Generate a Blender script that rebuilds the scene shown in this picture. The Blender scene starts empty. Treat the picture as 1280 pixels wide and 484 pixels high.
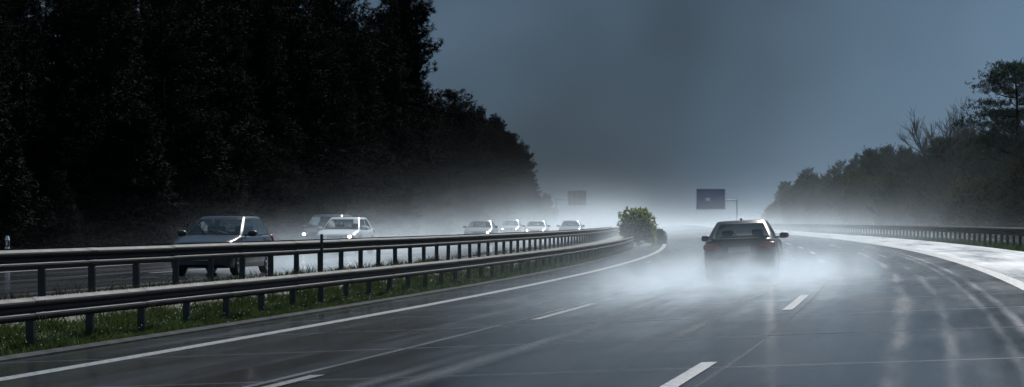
import bpy, math, random
import numpy as np
from mathutils import Vector, Matrix

# ------------------------------------------------------------------ camera, sky, sun, exposure
sc = bpy.context.scene
CAM_H = 1.177
FPX, HOR = 2483.0, 277.7            # focal length and horizon row, in pixels of the 1280 px wide photograph
cam_d = bpy.data.cameras.new('camera'); cam = bpy.data.objects.new('camera', cam_d)
sc.collection.objects.link(cam)
cam_d.sensor_width = 36.0; cam_d.lens = 36.0 * FPX / 1280.0
cam_d.clip_start = 0.1; cam_d.clip_end = 6000.0
cam.location = (0, 0, CAM_H)
cam.rotation_euler = (math.radians(90) + math.atan((HOR - 242.0) / FPX), 0, 0)
sc.camera = cam

SUN_AZ, SUN_EL = math.radians(20.0), math.radians(43.0)      # ahead, a little to the right of the view
SUN_DIR = Vector((math.sin(SUN_AZ) * math.cos(SUN_EL), math.cos(SUN_AZ) * math.cos(SUN_EL), math.sin(SUN_EL)))
sun_d = bpy.data.lights.new('sun', 'SUN'); sun = bpy.data.objects.new('sun', sun_d)
sc.collection.objects.link(sun)
sun_d.energy = 5.0; sun_d.angle = math.radians(0.6); sun_d.color = (1.0, 0.985, 0.955)
sun.rotation_euler = SUN_DIR.to_track_quat('Z', 'Y').to_euler()

world = bpy.data.worlds.new('World'); sc.world = world; world.use_nodes = True
wn, wl = world.node_tree.nodes, world.node_tree.links
wn.clear()
w_out = wn.new('ShaderNodeOutputWorld'); w_bg = wn.new('ShaderNodeBackground')
w_bg.inputs['Strength'].default_value = 0.1
sky = wn.new('ShaderNodeTexSky'); sky.sky_type = 'NISHITA'; sky.sun_disc = False
sky.sun_elevation = SUN_EL; sky.sun_rotation = SUN_AZ
w_tc = wn.new('ShaderNodeTexCoord'); w_map = wn.new('ShaderNodeMapping')
w_map.inputs['Location'].default_value = (5.737, 24.6386, 6.7874); w_map.inputs['Scale'].default_value = (1.0, 1.0, 1.5)
w_map.inputs['Rotation'].default_value = (0, 0.5, 0)
wl.new(w_tc.outputs['Generated'], w_map.inputs['Vector'])
w_n = wn.new('ShaderNodeTexNoise'); w_n.inputs['Scale'].default_value = 1.7; w_n.inputs['Detail'].default_value = 4.0
w_n.inputs['Roughness'].default_value = 0.46; w_n.inputs['Distortion'].default_value = 0.3
wl.new(w_map.outputs['Vector'], w_n.inputs['Vector'])
w_r = wn.new('ShaderNodeValToRGB')
w_r.color_ramp.elements[0].position = 0.31; w_r.color_ramp.elements[0].color = (0.33, 0.53, 0.75, 1)
w_r.color_ramp.elements[1].position = 0.65; w_r.color_ramp.elements[1].color = (1.9, 3.15, 4.65, 1)
wl.new(w_n.outputs['Fac'], w_r.inputs['Fac'])
w_mix = wn.new('ShaderNodeMix'); w_mix.data_type = 'RGBA'; w_mix.inputs['Factor'].default_value = 0.985
wl.new(sky.outputs['Color'], w_mix.inputs['A']); wl.new(w_r.outputs['Color'], w_mix.inputs['B'])
wl.new(w_mix.outputs['Result'], w_bg.inputs['Color']); wl.new(w_bg.outputs['Background'], w_out.inputs['Surface'])

sc.view_settings.view_transform = 'Standard'; sc.view_settings.look = 'None'
sc.view_settings.exposure = 0.0; sc.view_settings.gamma = 1.0; sc.view_settings.use_curve_mapping = False
sc.render.engine = 'CYCLES'
cy = sc.cycles
cy.use_denoising = True
try: cy.denoiser = 'OPENIMAGEDENOISE'
except Exception: pass
cy.max_bounces = 8; cy.diffuse_bounces = 3; cy.glossy_bounces = 3; cy.transmission_bounces = 4
cy.transparent_max_bounces = 16; cy.volume_bounces = 1
cy.volume_step_rate = 0.5; cy.volume_max_steps = 128
cy.caustics_reflective = False; cy.caustics_refractive = False

rng = np.random.default_rng(7); random.seed(7)

# ------------------------------------------------------------------ the road's plan: a left-hand bend, tilted to the inside
TILT = 0.0474
S_STRAIGHT = 150.0
def heading(s):
    a = np.minimum(np.asarray(s, float), S_STRAIGHT)
    return 0.2396 - 0.001701 * a + 0.0000040 * a * a
_S = np.arange(-80.0, 1500.0, 0.25)
_X = np.cumsum(np.sin(heading(_S))) * 0.25; _Y = np.cumsum(np.cos(heading(_S))) * 0.25
_X -= _X[320]; _Y -= _Y[320]
def P(s, u):
    t = heading(s)
    return np.interp(s, _S, _X) + u * np.cos(t), np.interp(s, _S, _Y) - u * np.sin(t)
def s_at_column(px, u):
    """arc length at which the line of offset u crosses a column of the photograph"""
    s = np.arange(8, 700, 0.1); x, y = P(s, u); c = 640 + FPX * x / y - px
    i = np.where(np.diff(np.sign(c)))[0]
    return float(s[i[0]]) if len(i) else 300.0
U_LEFT, U_D1, U_D2, U_RIGHT = -9.79, -6.04, -2.29, 1.46      # edge line, two lane lines, edge line
U_KERB, U_NEAR, U_FAR, U_RR = -11.52, -12.0, -13.95, 5.35    # kerb, near guardrail, double guardrail, right guardrail
Z_OPP = -0.12
def z_road(u): return TILT * np.asarray(u, float)
G_U = [-320, -60, -36, -28, -26.6, -14.95, -14.7, -14.2, -13.6, -12.9, -12.3, -11.75, -11.6, -11.5, 4.2, 4.32, 6.2, 9.0, 14.0, 60, 320]
G_Z = [0.6, 0.2, -0.30, -0.32, -0.30, -0.30, -0.16, -0.02, -0.04, -0.25, -0.50, -0.575, -0.60, -0.72, 0.06, 0.17, 0.12, -0.1, 0.1, 0.4, 0.8]
def z_ground(u): return np.interp(u, G_U, G_Z)

# ------------------------------------------------------------------ materials
def mat(name):
    m = bpy.data.materials.new(name); m.use_nodes = True
    return m, m.node_tree.nodes, m.node_tree.links, m.node_tree.nodes['Principled BSDF']
def simple(name, col, rough=0.5, metal=0.0, coat=0.0, emit=None, noise=0.0, nscale=8.0, spec=0.5, bump=0.0):
    m, n, l, b = mat(name)
    b.inputs['Base Color'].default_value = (*col, 1); b.inputs['Roughness'].default_value = rough
    b.inputs['Metallic'].default_value = metal; b.inputs['Coat Weight'].default_value = coat
    b.inputs['Specular IOR Level'].default_value = spec
    if coat: b.inputs['Coat Roughness'].default_value = 0.06
    if emit:
        b.inputs['Emission Color'].default_value = (*emit[0], 1); b.inputs['Emission Strength'].default_value = emit[1]
    if noise or bump:
        tc = n.new('ShaderNodeTexCoord'); nz = n.new('ShaderNodeTexNoise')
        nz.inputs['Scale'].default_value = nscale; nz.inputs['Detail'].default_value = 6
        l.new(tc.outputs['Object'], nz.inputs['Vector'])
        if noise:
            r = n.new('ShaderNodeValToRGB')
            r.color_ramp.elements[0].position = 0.3; r.color_ramp.elements[1].position = 0.75
            r.color_ramp.elements[0].color = (*[c * (1 - noise) for c in col], 1)
            r.color_ramp.elements[1].color = (*[min(1, c * (1 + noise)) for c in col], 1)
            l.new(nz.outputs['Fac'], r.inputs['Fac']); l.new(r.outputs['Color'], b.inputs['Base Color'])
            mr = n.new('ShaderNodeMapRange'); mr.inputs['To Min'].default_value = rough * 0.75; mr.inputs['To Max'].default_value = min(1, rough * 1.3)
            l.new(nz.outputs['Fac'], mr.inputs['Value']); l.new(mr.outputs['Result'], b.inputs['Roughness'])
        if bump:
            bp = n.new('ShaderNodeBump'); bp.inputs['Strength'].default_value = bump; bp.inputs['Distance'].default_value = 0.02
            l.new(nz.outputs['Fac'], bp.inputs['Height']); l.new(bp.outputs['Normal'], b.inputs['Normal'])
    return m

def math_node(n, l, op, a, b=None, clamp=False):
    k = n.new('ShaderNodeMath'); k.operation = op; k.use_clamp = clamp
    for i, v in enumerate((a, b)):
        if v is None: continue
        if isinstance(v, (int, float)): k.inputs[i].default_value = v
        else: l.new(v, k.inputs[i])
    return k.outputs[0]

def bump_of(n, l, sock, centre, width):
    """1 at |x - centre| = 0 falling to 0 at width"""
    d = math_node(n, l, 'ABSOLUTE', math_node(n, l, 'SUBTRACT', sock, centre))
    k = n.new('ShaderNodeMapRange'); k.interpolation_type = 'SMOOTHSTEP'
    k.inputs['From Min'].default_value = width; k.inputs['From Max'].default_value = 0.0
    l.new(d, k.inputs['Value'])
    return k.outputs['Result']

def road_material(name, col, tracks, rough_film, rough_band, joint_every=None, coarse=1.0, lo=0.62, hi=1.35):
    """wet pavement in road coordinates: UV.x = offset across, UV.y = distance along"""
    m, n, l, b = mat(name)
    uv = n.new('ShaderNodeUVMap'); sep = n.new('ShaderNodeSeparateXYZ'); l.new(uv.outputs['UV'], sep.inputs['Vector'])
    U, S = sep.outputs['X'], sep.outputs['Y']
    mp = n.new('ShaderNodeMapping'); mp.inputs['Scale'].default_value = (1.3, 0.09, 1); l.new(uv.outputs['UV'], mp.inputs['Vector'])
    n1 = n.new('ShaderNodeTexNoise'); n1.inputs['Scale'].default_value = 1.0; n1.inputs['Detail'].default_value = 8; n1.inputs['Roughness'].default_value = 0.6
    l.new(mp.outputs['Vector'], n1.inputs['Vector'])
    mp2 = n.new('ShaderNodeMapping'); mp2.inputs['Scale'].default_value = (0.5, 0.22, 1); l.new(uv.outputs['UV'], mp2.inputs['Vector'])
    n2 = n.new('ShaderNodeTexNoise'); n2.inputs['Scale'].default_value = 1.0; n2.inputs['Detail'].default_value = 6
    l.new(mp2.outputs['Vector'], n2.inputs['Vector'])
    n3 = n.new('ShaderNodeTexNoise'); n3.inputs['Scale'].default_value = 45.0; n3.inputs['Detail'].default_value = 4
    l.new(uv.outputs['UV'], n3.inputs['Vector'])
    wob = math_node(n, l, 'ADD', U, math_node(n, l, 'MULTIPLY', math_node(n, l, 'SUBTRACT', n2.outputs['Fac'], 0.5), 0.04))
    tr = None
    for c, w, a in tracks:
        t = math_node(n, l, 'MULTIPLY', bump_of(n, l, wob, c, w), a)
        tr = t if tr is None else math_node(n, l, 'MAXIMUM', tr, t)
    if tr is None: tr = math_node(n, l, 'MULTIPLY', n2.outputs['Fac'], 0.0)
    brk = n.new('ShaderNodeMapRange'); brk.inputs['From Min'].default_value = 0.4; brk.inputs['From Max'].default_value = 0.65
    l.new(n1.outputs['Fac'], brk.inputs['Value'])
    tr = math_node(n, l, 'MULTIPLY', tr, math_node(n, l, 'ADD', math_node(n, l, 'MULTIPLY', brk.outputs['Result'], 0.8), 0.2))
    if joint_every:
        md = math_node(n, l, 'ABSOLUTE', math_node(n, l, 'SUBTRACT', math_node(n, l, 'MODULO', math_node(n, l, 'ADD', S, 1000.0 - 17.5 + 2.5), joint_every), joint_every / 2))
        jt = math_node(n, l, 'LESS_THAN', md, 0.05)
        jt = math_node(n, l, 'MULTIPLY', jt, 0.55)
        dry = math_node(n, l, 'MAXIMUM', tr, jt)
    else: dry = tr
    # colour
    r = n.new('ShaderNodeValToRGB')
    r.color_ramp.elements[0].position = 0.32; r.color_ramp.elements[1].position = 0.72
    r.color_ramp.elements[0].color = (*[c * lo for c in col], 1); r.color_ramp.elements[1].color = (*[c * hi for c in col], 1)
    l.new(n1.outputs['Fac'], r.inputs['Fac'])
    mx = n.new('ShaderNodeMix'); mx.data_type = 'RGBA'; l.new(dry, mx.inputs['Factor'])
    l.new(r.outputs['Color'], mx.inputs['A']); mx.inputs['B'].default_value = (*[min(0.6, c * 3.6 + 0.035) for c in col], 1)  # glare of the wet tracks put into a paler base colour; joints paler too
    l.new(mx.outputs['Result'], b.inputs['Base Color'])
    # film of water: a smooth coat over the rough concrete, broken by the noise
    b.inputs['Roughness'].default_value = 0.75
    b.inputs['Specular IOR Level'].default_value = 0.0
    b.inputs['Coat Weight'].default_value = 1.0; b.inputs['Coat IOR'].default_value = 1.33
    rr = n.new('ShaderNodeMapRange'); rr.inputs['From Min'].default_value = 0.3; rr.inputs['From Max'].default_value = 0.75
    rr.inputs['To Min'].default_value = rough_film * 0.5; rr.inputs['To Max'].default_value = rough_film * 1.8
    l.new(math_node(n, l, 'ADD', math_node(n, l, 'MULTIPLY', n2.outputs['Fac'], 0.4), math_node(n, l, 'MULTIPLY', n1.outputs['Fac'], 0.6)), rr.inputs['Value'])
    mr = n.new('ShaderNodeMix'); mr.data_type = 'FLOAT'; l.new(dry, mr.inputs['Factor']); l.new(rr.outputs['Result'], mr.inputs['A'])
    mr.inputs['B'].default_value = rough_band
    l.new(mr.outputs['Result'], b.inputs['Coat Roughness'])
    bp = n.new('ShaderNodeBump'); bp.inputs['Strength'].default_value = 0.25 * coarse; bp.inputs['Distance'].default_value = 0.01
    l.new(n3.outputs['Fac'], bp.inputs['Height']); l.new(bp.outputs['Normal'], b.inputs['Normal'])
    bp2 = n.new('ShaderNodeBump'); bp2.inputs['Strength'].default_value = 0.05 * coarse; bp2.inputs['Distance'].default_value = 0.03
    l.new(math_node(n, l, 'ADD', n1.outputs['Fac'], math_node(n, l, 'MULTIPLY', n3.outputs['Fac'], 0.22)), bp2.inputs['Height']); l.new(bp2.outputs['Normal'], b.inputs['Coat Normal'])
    return m

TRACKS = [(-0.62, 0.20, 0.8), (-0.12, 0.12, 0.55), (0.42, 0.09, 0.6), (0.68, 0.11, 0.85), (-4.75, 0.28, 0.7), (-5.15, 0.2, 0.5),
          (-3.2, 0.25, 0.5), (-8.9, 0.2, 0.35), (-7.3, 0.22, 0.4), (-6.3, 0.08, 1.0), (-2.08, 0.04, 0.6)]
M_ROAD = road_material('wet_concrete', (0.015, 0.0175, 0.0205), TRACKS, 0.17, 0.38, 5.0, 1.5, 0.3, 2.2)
M_BASE = simple('joint_filler', (0.11, 0.115, 0.12), 0.4)
M_SHOULDER = road_material('shoulder_glare_tone', (0.38, 0.40, 0.42), [(1.9, 0.25, 0.3)], 0.32, 0.5, None, 2.0, 0.62, 1.45)  # sun glare on the wet shoulder is put into its pale base colour
M_OPP = road_material('wet_asphalt', (0.035, 0.037, 0.04), [(-16.1, 0.3, 0.5), (-17.8, 0.3, 0.4), (-19.9, 0.3, 0.4), (-21.6, 0.3, 0.3)], 0.14, 0.3, None)
def paint_material(name='worn_white_paint', k=1.0):
    m, n, l, b = mat(name)
    uv = n.new('ShaderNodeUVMap')
    nz = n.new('ShaderNodeTexNoise'); nz.inputs['Scale'].default_value = 13.0; nz.inputs['Detail'].default_value = 10; nz.inputs['Roughness'].default_value = 0.7
    l.new(uv.outputs['UV'], nz.inputs['Vector'])
    r = n.new('ShaderNodeValToRGB'); r.color_ramp.elements[0].position = 0.38; r.color_ramp.elements[0].color = (0.05, 0.053, 0.056, 1)
    r.color_ramp.elements[1].position = 0.56; r.color_ramp.elements[1].color = (0.31 * k, 0.325 * k, 0.34 * k, 1)
    l.new(nz.outputs['Fac'], r.inputs['Fac']); l.new(r.outputs['Color'], b.inputs['Base Color'])
    n2 = n.new('ShaderNodeTexNoise'); n2.inputs['Scale'].default_value = 60; n2.inputs['Detail'].default_value = 3
    l.new(uv.outputs['UV'], n2.inputs['Vector'])
    bp = n.new('ShaderNodeBump'); bp.inputs['Strength'].default_value = 0.8; bp.inputs['Distance'].default_value = 0.01
    l.new(n2.outputs['Fac'], bp.inputs['Height']); l.new(bp.outputs['Normal'], b.inputs['Normal'])
    b.inputs['Roughness'].default_value = 0.35
    return m
M_PAINT = paint_material(); M_FADED = paint_material('faded_white_paint', 0.6)
M_KERB = simple('kerb_concrete', (0.045, 0.048, 0.052), 0.85, noise=0.5, nscale=3, spec=0.03)
M_STEEL = simple('galvanised_steel', (0.024, 0.026, 0.028), 0.6, metal=0.0, noise=0.5, nscale=2.5, spec=0.16)
M_POST = simple('weathered_post_steel', (0.05, 0.052, 0.055), 0.55, metal=0.3, noise=0.3, nscale=5)
M_GROUND = simple('verge_earth', (0.035, 0.038, 0.022), 0.9, noise=0.5, nscale=0.6)

# ------------------------------------------------------------------ mesh helpers
COL = sc.collection
def mesh_of(name, verts, faces, mats=(), smooth=False, uv=None, fmat=None):
    me = bpy.data.meshes.new(name)
    verts = np.asarray(verts, np.float32).reshape(-1, 3)
    if isinstance(faces, np.ndarray):
        k = faces.shape[1]; nf = len(faces)
        me.vertices.add(len(verts)); me.vertices.foreach_set('co', verts.ravel())
        me.loops.add(nf * k); me.loops.foreach_set('vertex_index', faces.astype(np.int32).ravel())
        me.polygons.add(nf)
        me.polygons.foreach_set('loop_start', np.arange(0, nf * k, k, dtype=np.int32))
        me.update(calc_edges=True)
    else:
        me.from_pydata(verts.tolist(), [], [tuple(f) for f in faces]); me.update()
    for m in mats: me.materials.append(m)
    if fmat is not None: me.polygons.foreach_set('material_index', np.asarray(fmat, np.int32))
    me.polygons.foreach_set('use_smooth', np.full(len(me.polygons), bool(smooth)))
    if uv is not None:
        ly = me.uv_layers.new(name='UVMap'); vi = np.zeros(len(me.loops), np.int32); me.loops.foreach_get('vertex_index', vi)
        ly.data.foreach_set('uv', np.asarray(uv, np.float32)[vi].ravel())
    me.validate()
    return me
def add(name, me, parent=None, loc=None, rot=None, scale=None):
    o = bpy.data.objects.new(name, me); COL.objects.link(o)
    if parent is not None: o.parent = parent
    if loc is not None: o.location = loc
    if rot is not None: o.rotation_euler = rot
    if scale is not None: o.scale = scale
    return o
def tag(o, label=None, cat=None, group=None, kind=None):
    if label: o['label'] = label
    if cat: o['category'] = cat
    if group: o['group'] = group
    if kind: o['kind'] = kind
    return o
def thing(name, label, cat, loc=(0, 0, 0), rot=(0, 0, 0), group=None):
    return tag(add(name, None, None, loc, rot), label, cat, group)

def outward(V, faces, c):
    V = np.asarray(V, float); out = []
    for q in faces:
        p = V[list(q)]; nrm = np.zeros(3)
        for i in range(1, len(p) - 1): nrm += np.cross(p[i] - p[0], p[i + 1] - p[0])
        out.append(tuple(q) if nrm @ (p.mean(0) - c) >= 0 else tuple(q)[::-1])
    return out
class MB:
    """collects simple solids into one mesh"""
    def __init__(s): s.v = []; s.f = []; s.n = 0
    def put(s, v, f):
        v = np.asarray(v, float).reshape(-1, 3)
        s.v.append(v); s.f += [tuple(int(i) + s.n for i in q) for q in f]; s.n += len(v)
    def box(s, c, d, rot=None, taper=1.0):
        x, y, z = [k / 2 for k in d]
        v = np.array([[-x, -y, -z], [x, -y, -z], [x, y, -z], [-x, y, -z], [-x * taper, -y * taper, z], [x * taper, -y * taper, z], [x * taper, y * taper, z], [-x * taper, y * taper, z]])
        if rot is not None: v = v @ np.array(rot.to_3x3()).T
        s.put(v + np.array(c), [(3, 2, 1, 0), (4, 5, 6, 7), (0, 1, 5, 4), (1, 2, 6, 5), (2, 3, 7, 6), (3, 0, 4, 7)])
    def tube(s, pts, rads, n=8, cap=True):
        pts = np.asarray(pts, float); k = len(pts)
        rads = np.broadcast_to(np.asarray(rads, float), (k,))
        V = []
        for i in range(k):
            d = pts[min(i + 1, k - 1)] - pts[max(i - 1, 0)]; d = d / (np.linalg.norm(d) + 1e-9)
            a = np.cross(d, [0.13, 0.21, 1.0] if abs(d[2]) < 0.9 else [1.0, 0.1, 0]); a /= np.linalg.norm(a); b = np.cross(d, a)
            t = np.linspace(0, 2 * math.pi, n, endpoint=False)
            V.append(pts[i] + rads[i] * (np.outer(np.cos(t), a) + np.outer(np.sin(t), b)))
        F = [(i * n + j, i * n + (j + 1) % n, (i + 1) * n + (j + 1) % n, (i + 1) * n + j) for i in range(k - 1) for j in range(n)]
        if cap: F += [tuple(range(n))[::-1], tuple(range((k - 1) * n, k * n))]
        s.put(np.concatenate(V), F)
    def ellipsoid(s, c, r, n=12, m=8, p=1.0):
        V = []; F = []
        sg = lambda x: np.sign(x) * abs(x) ** p
        for i in range(m + 1):
            a = -math.pi / 2 + math.pi * i / m
            for j in range(n):
                b = 2 * math.pi * j / n
                V.append((c[0] + r[0] * sg(math.cos(a)) * sg(math.cos(b)), c[1] + r[1] * sg(math.cos(a)) * sg(math.sin(b)), c[2] + r[2] * sg(math.sin(a))))
        for i in range(m):
            for j in range(n): F.append((i * n + j, i * n + (j + 1) % n, (i + 1) * n + (j + 1) % n, (i + 1) * n + j))
        s.put(V, F)
    def mesh(s, name, m, smooth=False): return mesh_of(name, np.concatenate(s.v), s.f, [m], smooth)
    def build(s, name, m, parent=None, smooth=False, **k): return add(name, s.mesh(name, m, smooth), parent, **k)

def strip_mesh(name, s0, s1, us, zf, m, ds=2.0, skirt=0.0):
    ns = max(2, int(math.ceil((s1 - s0) / ds)) + 1)
    ss = np.linspace(s0, s1, ns); us = np.asarray(us, float)
    SS, UU = np.meshgrid(ss, us, indexing='ij')
    X, Y = P(SS, UU); Z = zf(UU) if callable(zf) else zf
    v = np.stack([X, Y, np.broadcast_to(Z, X.shape)], -1).reshape(-1, 3)
    uv = np.stack([UU, SS], -1).reshape(-1, 2)
    nu = len(us); i, j = np.meshgrid(np.arange(ns - 1), np.arange(nu - 1), indexing='ij')
    a = (i * nu + j).ravel()
    f = np.stack([a, a + 1, a + nu + 1, a + nu], -1)
    if skirt:
        per = [j for j in range(nu)] + [k * nu + nu - 1 for k in range(1, ns)] + [(ns - 1) * nu + j for j in range(nu - 2, -1, -1)] + [k * nu for k in range(ns - 2, 0, -1)]
        n0 = len(v); low = v[per] - np.array([0, 0, skirt]); q = len(per)
        v = np.concatenate([v, low]); uv = np.concatenate([uv, uv[per]])
        f = np.concatenate([f, np.array([(per[k], n0 + k, n0 + (k + 1) % q, per[(k + 1) % q]) for k in range(q)])])
    return mesh_of(name, v, f, [m], False, uv)

# ------------------------------------------------------------------ ground, roads, markings
def build_ground():
    ss = np.concatenate([np.arange(-40, 200, 4.0), np.arange(200, 1400, 40.0)])
    us = np.array(sorted(set(G_U + [-200, -120, -45, -32, -20, -8, -4, 0, 20, 30, 120, 200])), float)
    SS, UU = np.meshgrid(ss, us, indexing='ij'); X, Y = P(SS, UU)
    v = np.stack([X, Y, z_ground(UU)], -1).reshape(-1, 3)
    nu = len(us); i, j = np.meshgrid(np.arange(len(ss) - 1), np.arange(nu - 1), indexing='ij'); a = (i * nu + j).ravel()
    f = np.stack([a, a + 1, a + nu + 1, a + nu], -1)
    R = 4500.0; n0 = len(v)
    v = np.concatenate([v, [[-R, -R, -1.6], [R, -R, -1.6], [R, R, -1.6], [-R, R, -1.6]]])
    f = np.concatenate([f, [[n0, n0 + 1, n0 + 2, n0 + 3]]])
    tag(add('ground', mesh_of('ground', v, f, [M_GROUND])), 'dark earth and grass verge either side of the motorway', kind='structure')
build_ground()

SLAB_END = 87.5
road = tag(add('road', None), 'wet three lane concrete carriageway bending left', kind='structure')
bed = strip_mesh('road_bed', -40, SLAB_END, np.linspace(-11.5, 1.62, 8), lambda u: z_road(u) - 0.012, M_BASE)
add('road_bed', bed, road)
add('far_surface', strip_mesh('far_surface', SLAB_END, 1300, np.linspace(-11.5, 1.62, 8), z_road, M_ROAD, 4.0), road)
cols = [(-11.48, -6.2), (-6.2, -2.08), (-2.08, 1.62)]
for k in range(-8, 14):
    a0 = 17.5 + 5 * k
    for u0, u1 in cols:
        g = 0.007
        lift = float(rng.normal(0, 0.0008))
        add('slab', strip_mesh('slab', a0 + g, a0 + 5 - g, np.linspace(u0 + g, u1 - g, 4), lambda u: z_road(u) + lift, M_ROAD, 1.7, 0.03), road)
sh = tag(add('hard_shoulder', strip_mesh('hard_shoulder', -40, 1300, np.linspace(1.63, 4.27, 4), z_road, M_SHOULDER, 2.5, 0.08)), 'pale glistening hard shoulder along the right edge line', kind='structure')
opp = tag(add('opposite_road', strip_mesh('opposite_road', -40, 1300, np.linspace(-26.6, -14.95, 8), Z_OPP, M_OPP, 2.5, 0.1)), 'wet opposite carriageway beyond the double guardrail', kind='structure')
dz = 0.004
add('edge_line', strip_mesh('edge_line', -40, 900, [U_LEFT - 0.15, U_LEFT + 0.15], lambda u: z_road(u) + dz, M_PAINT, 1.0), road)
add('edge_line', strip_mesh('edge_line', -40, 900, [U_RIGHT - 0.145, U_RIGHT + 0.145], lambda u: z_road(u) + dz, M_PAINT, 1.0), road)
for u in (U_D1, U_D2):
    for k in range(-2, 30):
        s1 = 18.2 + 17.2 * k
        add('lane_dash', strip_mesh('lane_dash', s1 - 6.1, s1, [u - 0.075, u + 0.075], lambda q: z_road(q) + dz, M_FADED if u == U_D1 else M_PAINT, 1.0), road)
add('edge_line', strip_mesh('edge_line', -40, 900, [-15.4, -15.15], Z_OPP + dz, M_PAINT, 1.0), opp)
add('edge_line', strip_mesh('edge_line', -40, 900, [-23.3, -23.05], Z_OPP + dz, M_PAINT, 1.0), opp)
for k in range(-2, 30):
    s1 = 20 + 17.2 * k
    add('lane_dash', strip_mesh('lane_dash', s1 - 6.1, s1, [-19.2, -19.05], Z_OPP + dz, M_PAINT, 1.0), opp)
kb = tag(add('kerb', strip_mesh('kerb', -40, 700, [-11.64, -11.60, -11.50], lambda u: z_road(-11.5) + np.where(u > -11.55, 0.02, 0.05), M_KERB, 2.0, 0.1)), 'low pale concrete kerb edging the grassy median', kind='structure')

# ------------------------------------------------------------------ guardrails
PROF = np.array([(0.005, .310), (0.022, .303), (.078, .268), (.084, .245), (.078, .215), (.012, .176), (.006, .155), (.012, .134), (.078, .095), (.084, .070), (.078, .042), (.022, .007), (.005, 0)])
def beam_mesh(name, flip=1, L=4.0):
    pr = np.concatenate([PROF, PROF[::-1] + np.array([-0.007, 0])])
    n = len(pr); v = []
    for y in (0.0, L):
        for o, z in pr: v.append((flip * o, y, z - 0.31))
    f = [(i, (i + 1) % n, n + (i + 1) % n, n + i) for i in range(n)]
    return mesh_of(name, v, f, [M_STEEL])
def post_mesh(name, h, bracket=1):
    b = MB(); w, d, t = 0.06, 0.11, 0.012
    b.box((0, -w / 2, -h / 2), (d, t, h)); b.box((-d / 2 + t / 2, 0, -h / 2), (t, w - t - 0.001, h)); b.box((d / 2 - t / 2, 0, -h / 2), (t, w - t - 0.001, h))
    return b.mesh(name, M_POST)
def rail_line(root, u, ztop, s0, s1, flip, bm):
    k = np.arange(s0, s1, 4.0)
    for a in k:
        x0, y0 = P(a, u); x1, y1 = P(a + 4.0, u)
        L = math.hypot(x1 - x0, y1 - y0)
        o = add('beam', bm, root, (x0, y0, ztop + rng.normal(0, 0.0015)), (rng.normal(0, 0.0005), 0, -math.atan2(x1 - x0, y1 - y0)), (1, (L - 0.004) / 4.0, 1))
def post_line(root, u, ztop, s0, s1, step, pm):
    for a in np.arange(s0, s1, step):
        x, y = P(a, u)
        add('post', pm, root, (x, y, ztop), (rng.normal(0, 0.006), rng.normal(0, 0.006), -float(heading(a))))
beam_r, beam_l = beam_mesh('beam', 1), beam_mesh('beam', -1)
bolt = MB()
g1 = thing('guardrail', 'single rail steel guardrail on the grassy median nearest our lanes', 'guardrail')
rail_line(g1, U_NEAR + 0.0, 0.175, 12.8, 205, 1, beam_r)
post_line(g1, U_NEAR - 0.075, 0.12, 14.8, 205, 2.0, post_mesh('post', 0.95))
g2 = thing('guardrail', 'double sided dark guardrail in front of the oncoming traffic', 'guardrail')
rail_line(g2, U_FAR + 0.12, 0.755, 11.0, 185, 1, beam_r)
rail_line(g2, U_FAR - 0.62, 0.755, 11.0, 185, -1, beam_l)
post_line(g2, U_FAR, 0.70, 13.1, 185, 2.03, post_mesh('post', 0.95))
sp = MB(); sp.box((-0.31, 0.05, -0.09), (0.50, 0.04, 0.06)); spm = sp.mesh('spacer', M_POST)
for a in np.arange(13.1, 185, 2.03):
    x, y = P(a, U_FAR); add('spacer', spm, g2, (x, y, 0.70), (0, 0, -float(heading(a))))
g3 = thing('guardrail', 'long steel guardrail on the right beyond the hard shoulder', 'guardrail')
rail_line(g3, U_RR, 0.97, 44.0, 300, -1, beam_l)
post_line(g3, U_RR + 0.075, 0.92, 46.0, 300, 2.0, post_mesh('post', 0.95))

spl = mesh_of('splice_plate', np.array([(o * 1.0 + 0.004, y, z - 0.31) for y in (-0.16, 0.16) for o, z in PROF]), [(i, i + 1, 13 + i + 1, 13 + i) for i in range(12)], [M_STEEL])
bolt_b = MB()
for y_ in (-0.1, 0.0, 0.1):
    for z_ in (-0.035, -0.245): bolt_b.tube([(0.075, y_, z_ - 0.02), (0.096, y_, z_ - 0.02)], 0.014, 6)
bolt_m = bolt_b.mesh('bolt_row', M_POST)
for root, u, zt, s0 in ((g1, U_NEAR, 0.175, 12.8), (g2, U_FAR + 0.12, 0.755, 11.0)):
    for a in np.arange(s0 + 4, 90, 4.0):
        x, y = P(a, u); h_ = -float(heading(a))
        p_ = add('splice_plate', spl, root, (x, y, zt + 0.001), (0, 0, h_)); add('bolt_row', bolt_m, p_)

# small posts
M_PLASTIC = simple('white_plastic', (0.7, 0.7, 0.7), 0.4)
M_BLACK = simple('black_plastic', (0.02, 0.02, 0.022), 0.45)
M_REFL = simple('reflector', (0.75, 0.72, 0.65), 0.15, coat=1.0)
def delineator(label, s, u, lean=0.0):
    x, y = P(s, u); z = float(z_ground(u))
    t = thing('delineator_post', label, 'marker post', (x, y, z), (0, lean, -float(heading(s))), 'white marker posts')
    b = MB(); b.box((0, 0, 0.45), (0.12, 0.09, 0.98)); b.box((0, 0.0, 1.0), (0.12, 0.09, 0.12), None, 0.55); b.build('shaft', M_PLASTIC, t)
    b = MB(); b.box((0, 0, 0.82), (0.124, 0.094, 0.2)); b.build('band', M_BLACK, t)
    b = MB(); b.box((0, -0.05, 0.83), (0.05, 0.008, 0.13)); b.build('reflector', M_REFL, t)
delineator('white marker post at the far left beyond the oncoming lanes', s_at_column(10, -27.2), -27.2)
delineator('pale marker post standing behind the right guardrail', s_at_column(1170, 6.6), 6.6, 0.04)
s = s_at_column(403, -13.35); x, y = P(s, -13.35)
t = thing('marker_post', 'thin dark pole standing up above the double guardrail', 'marker post', (x, y, float(z_ground(-13.35))))
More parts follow.
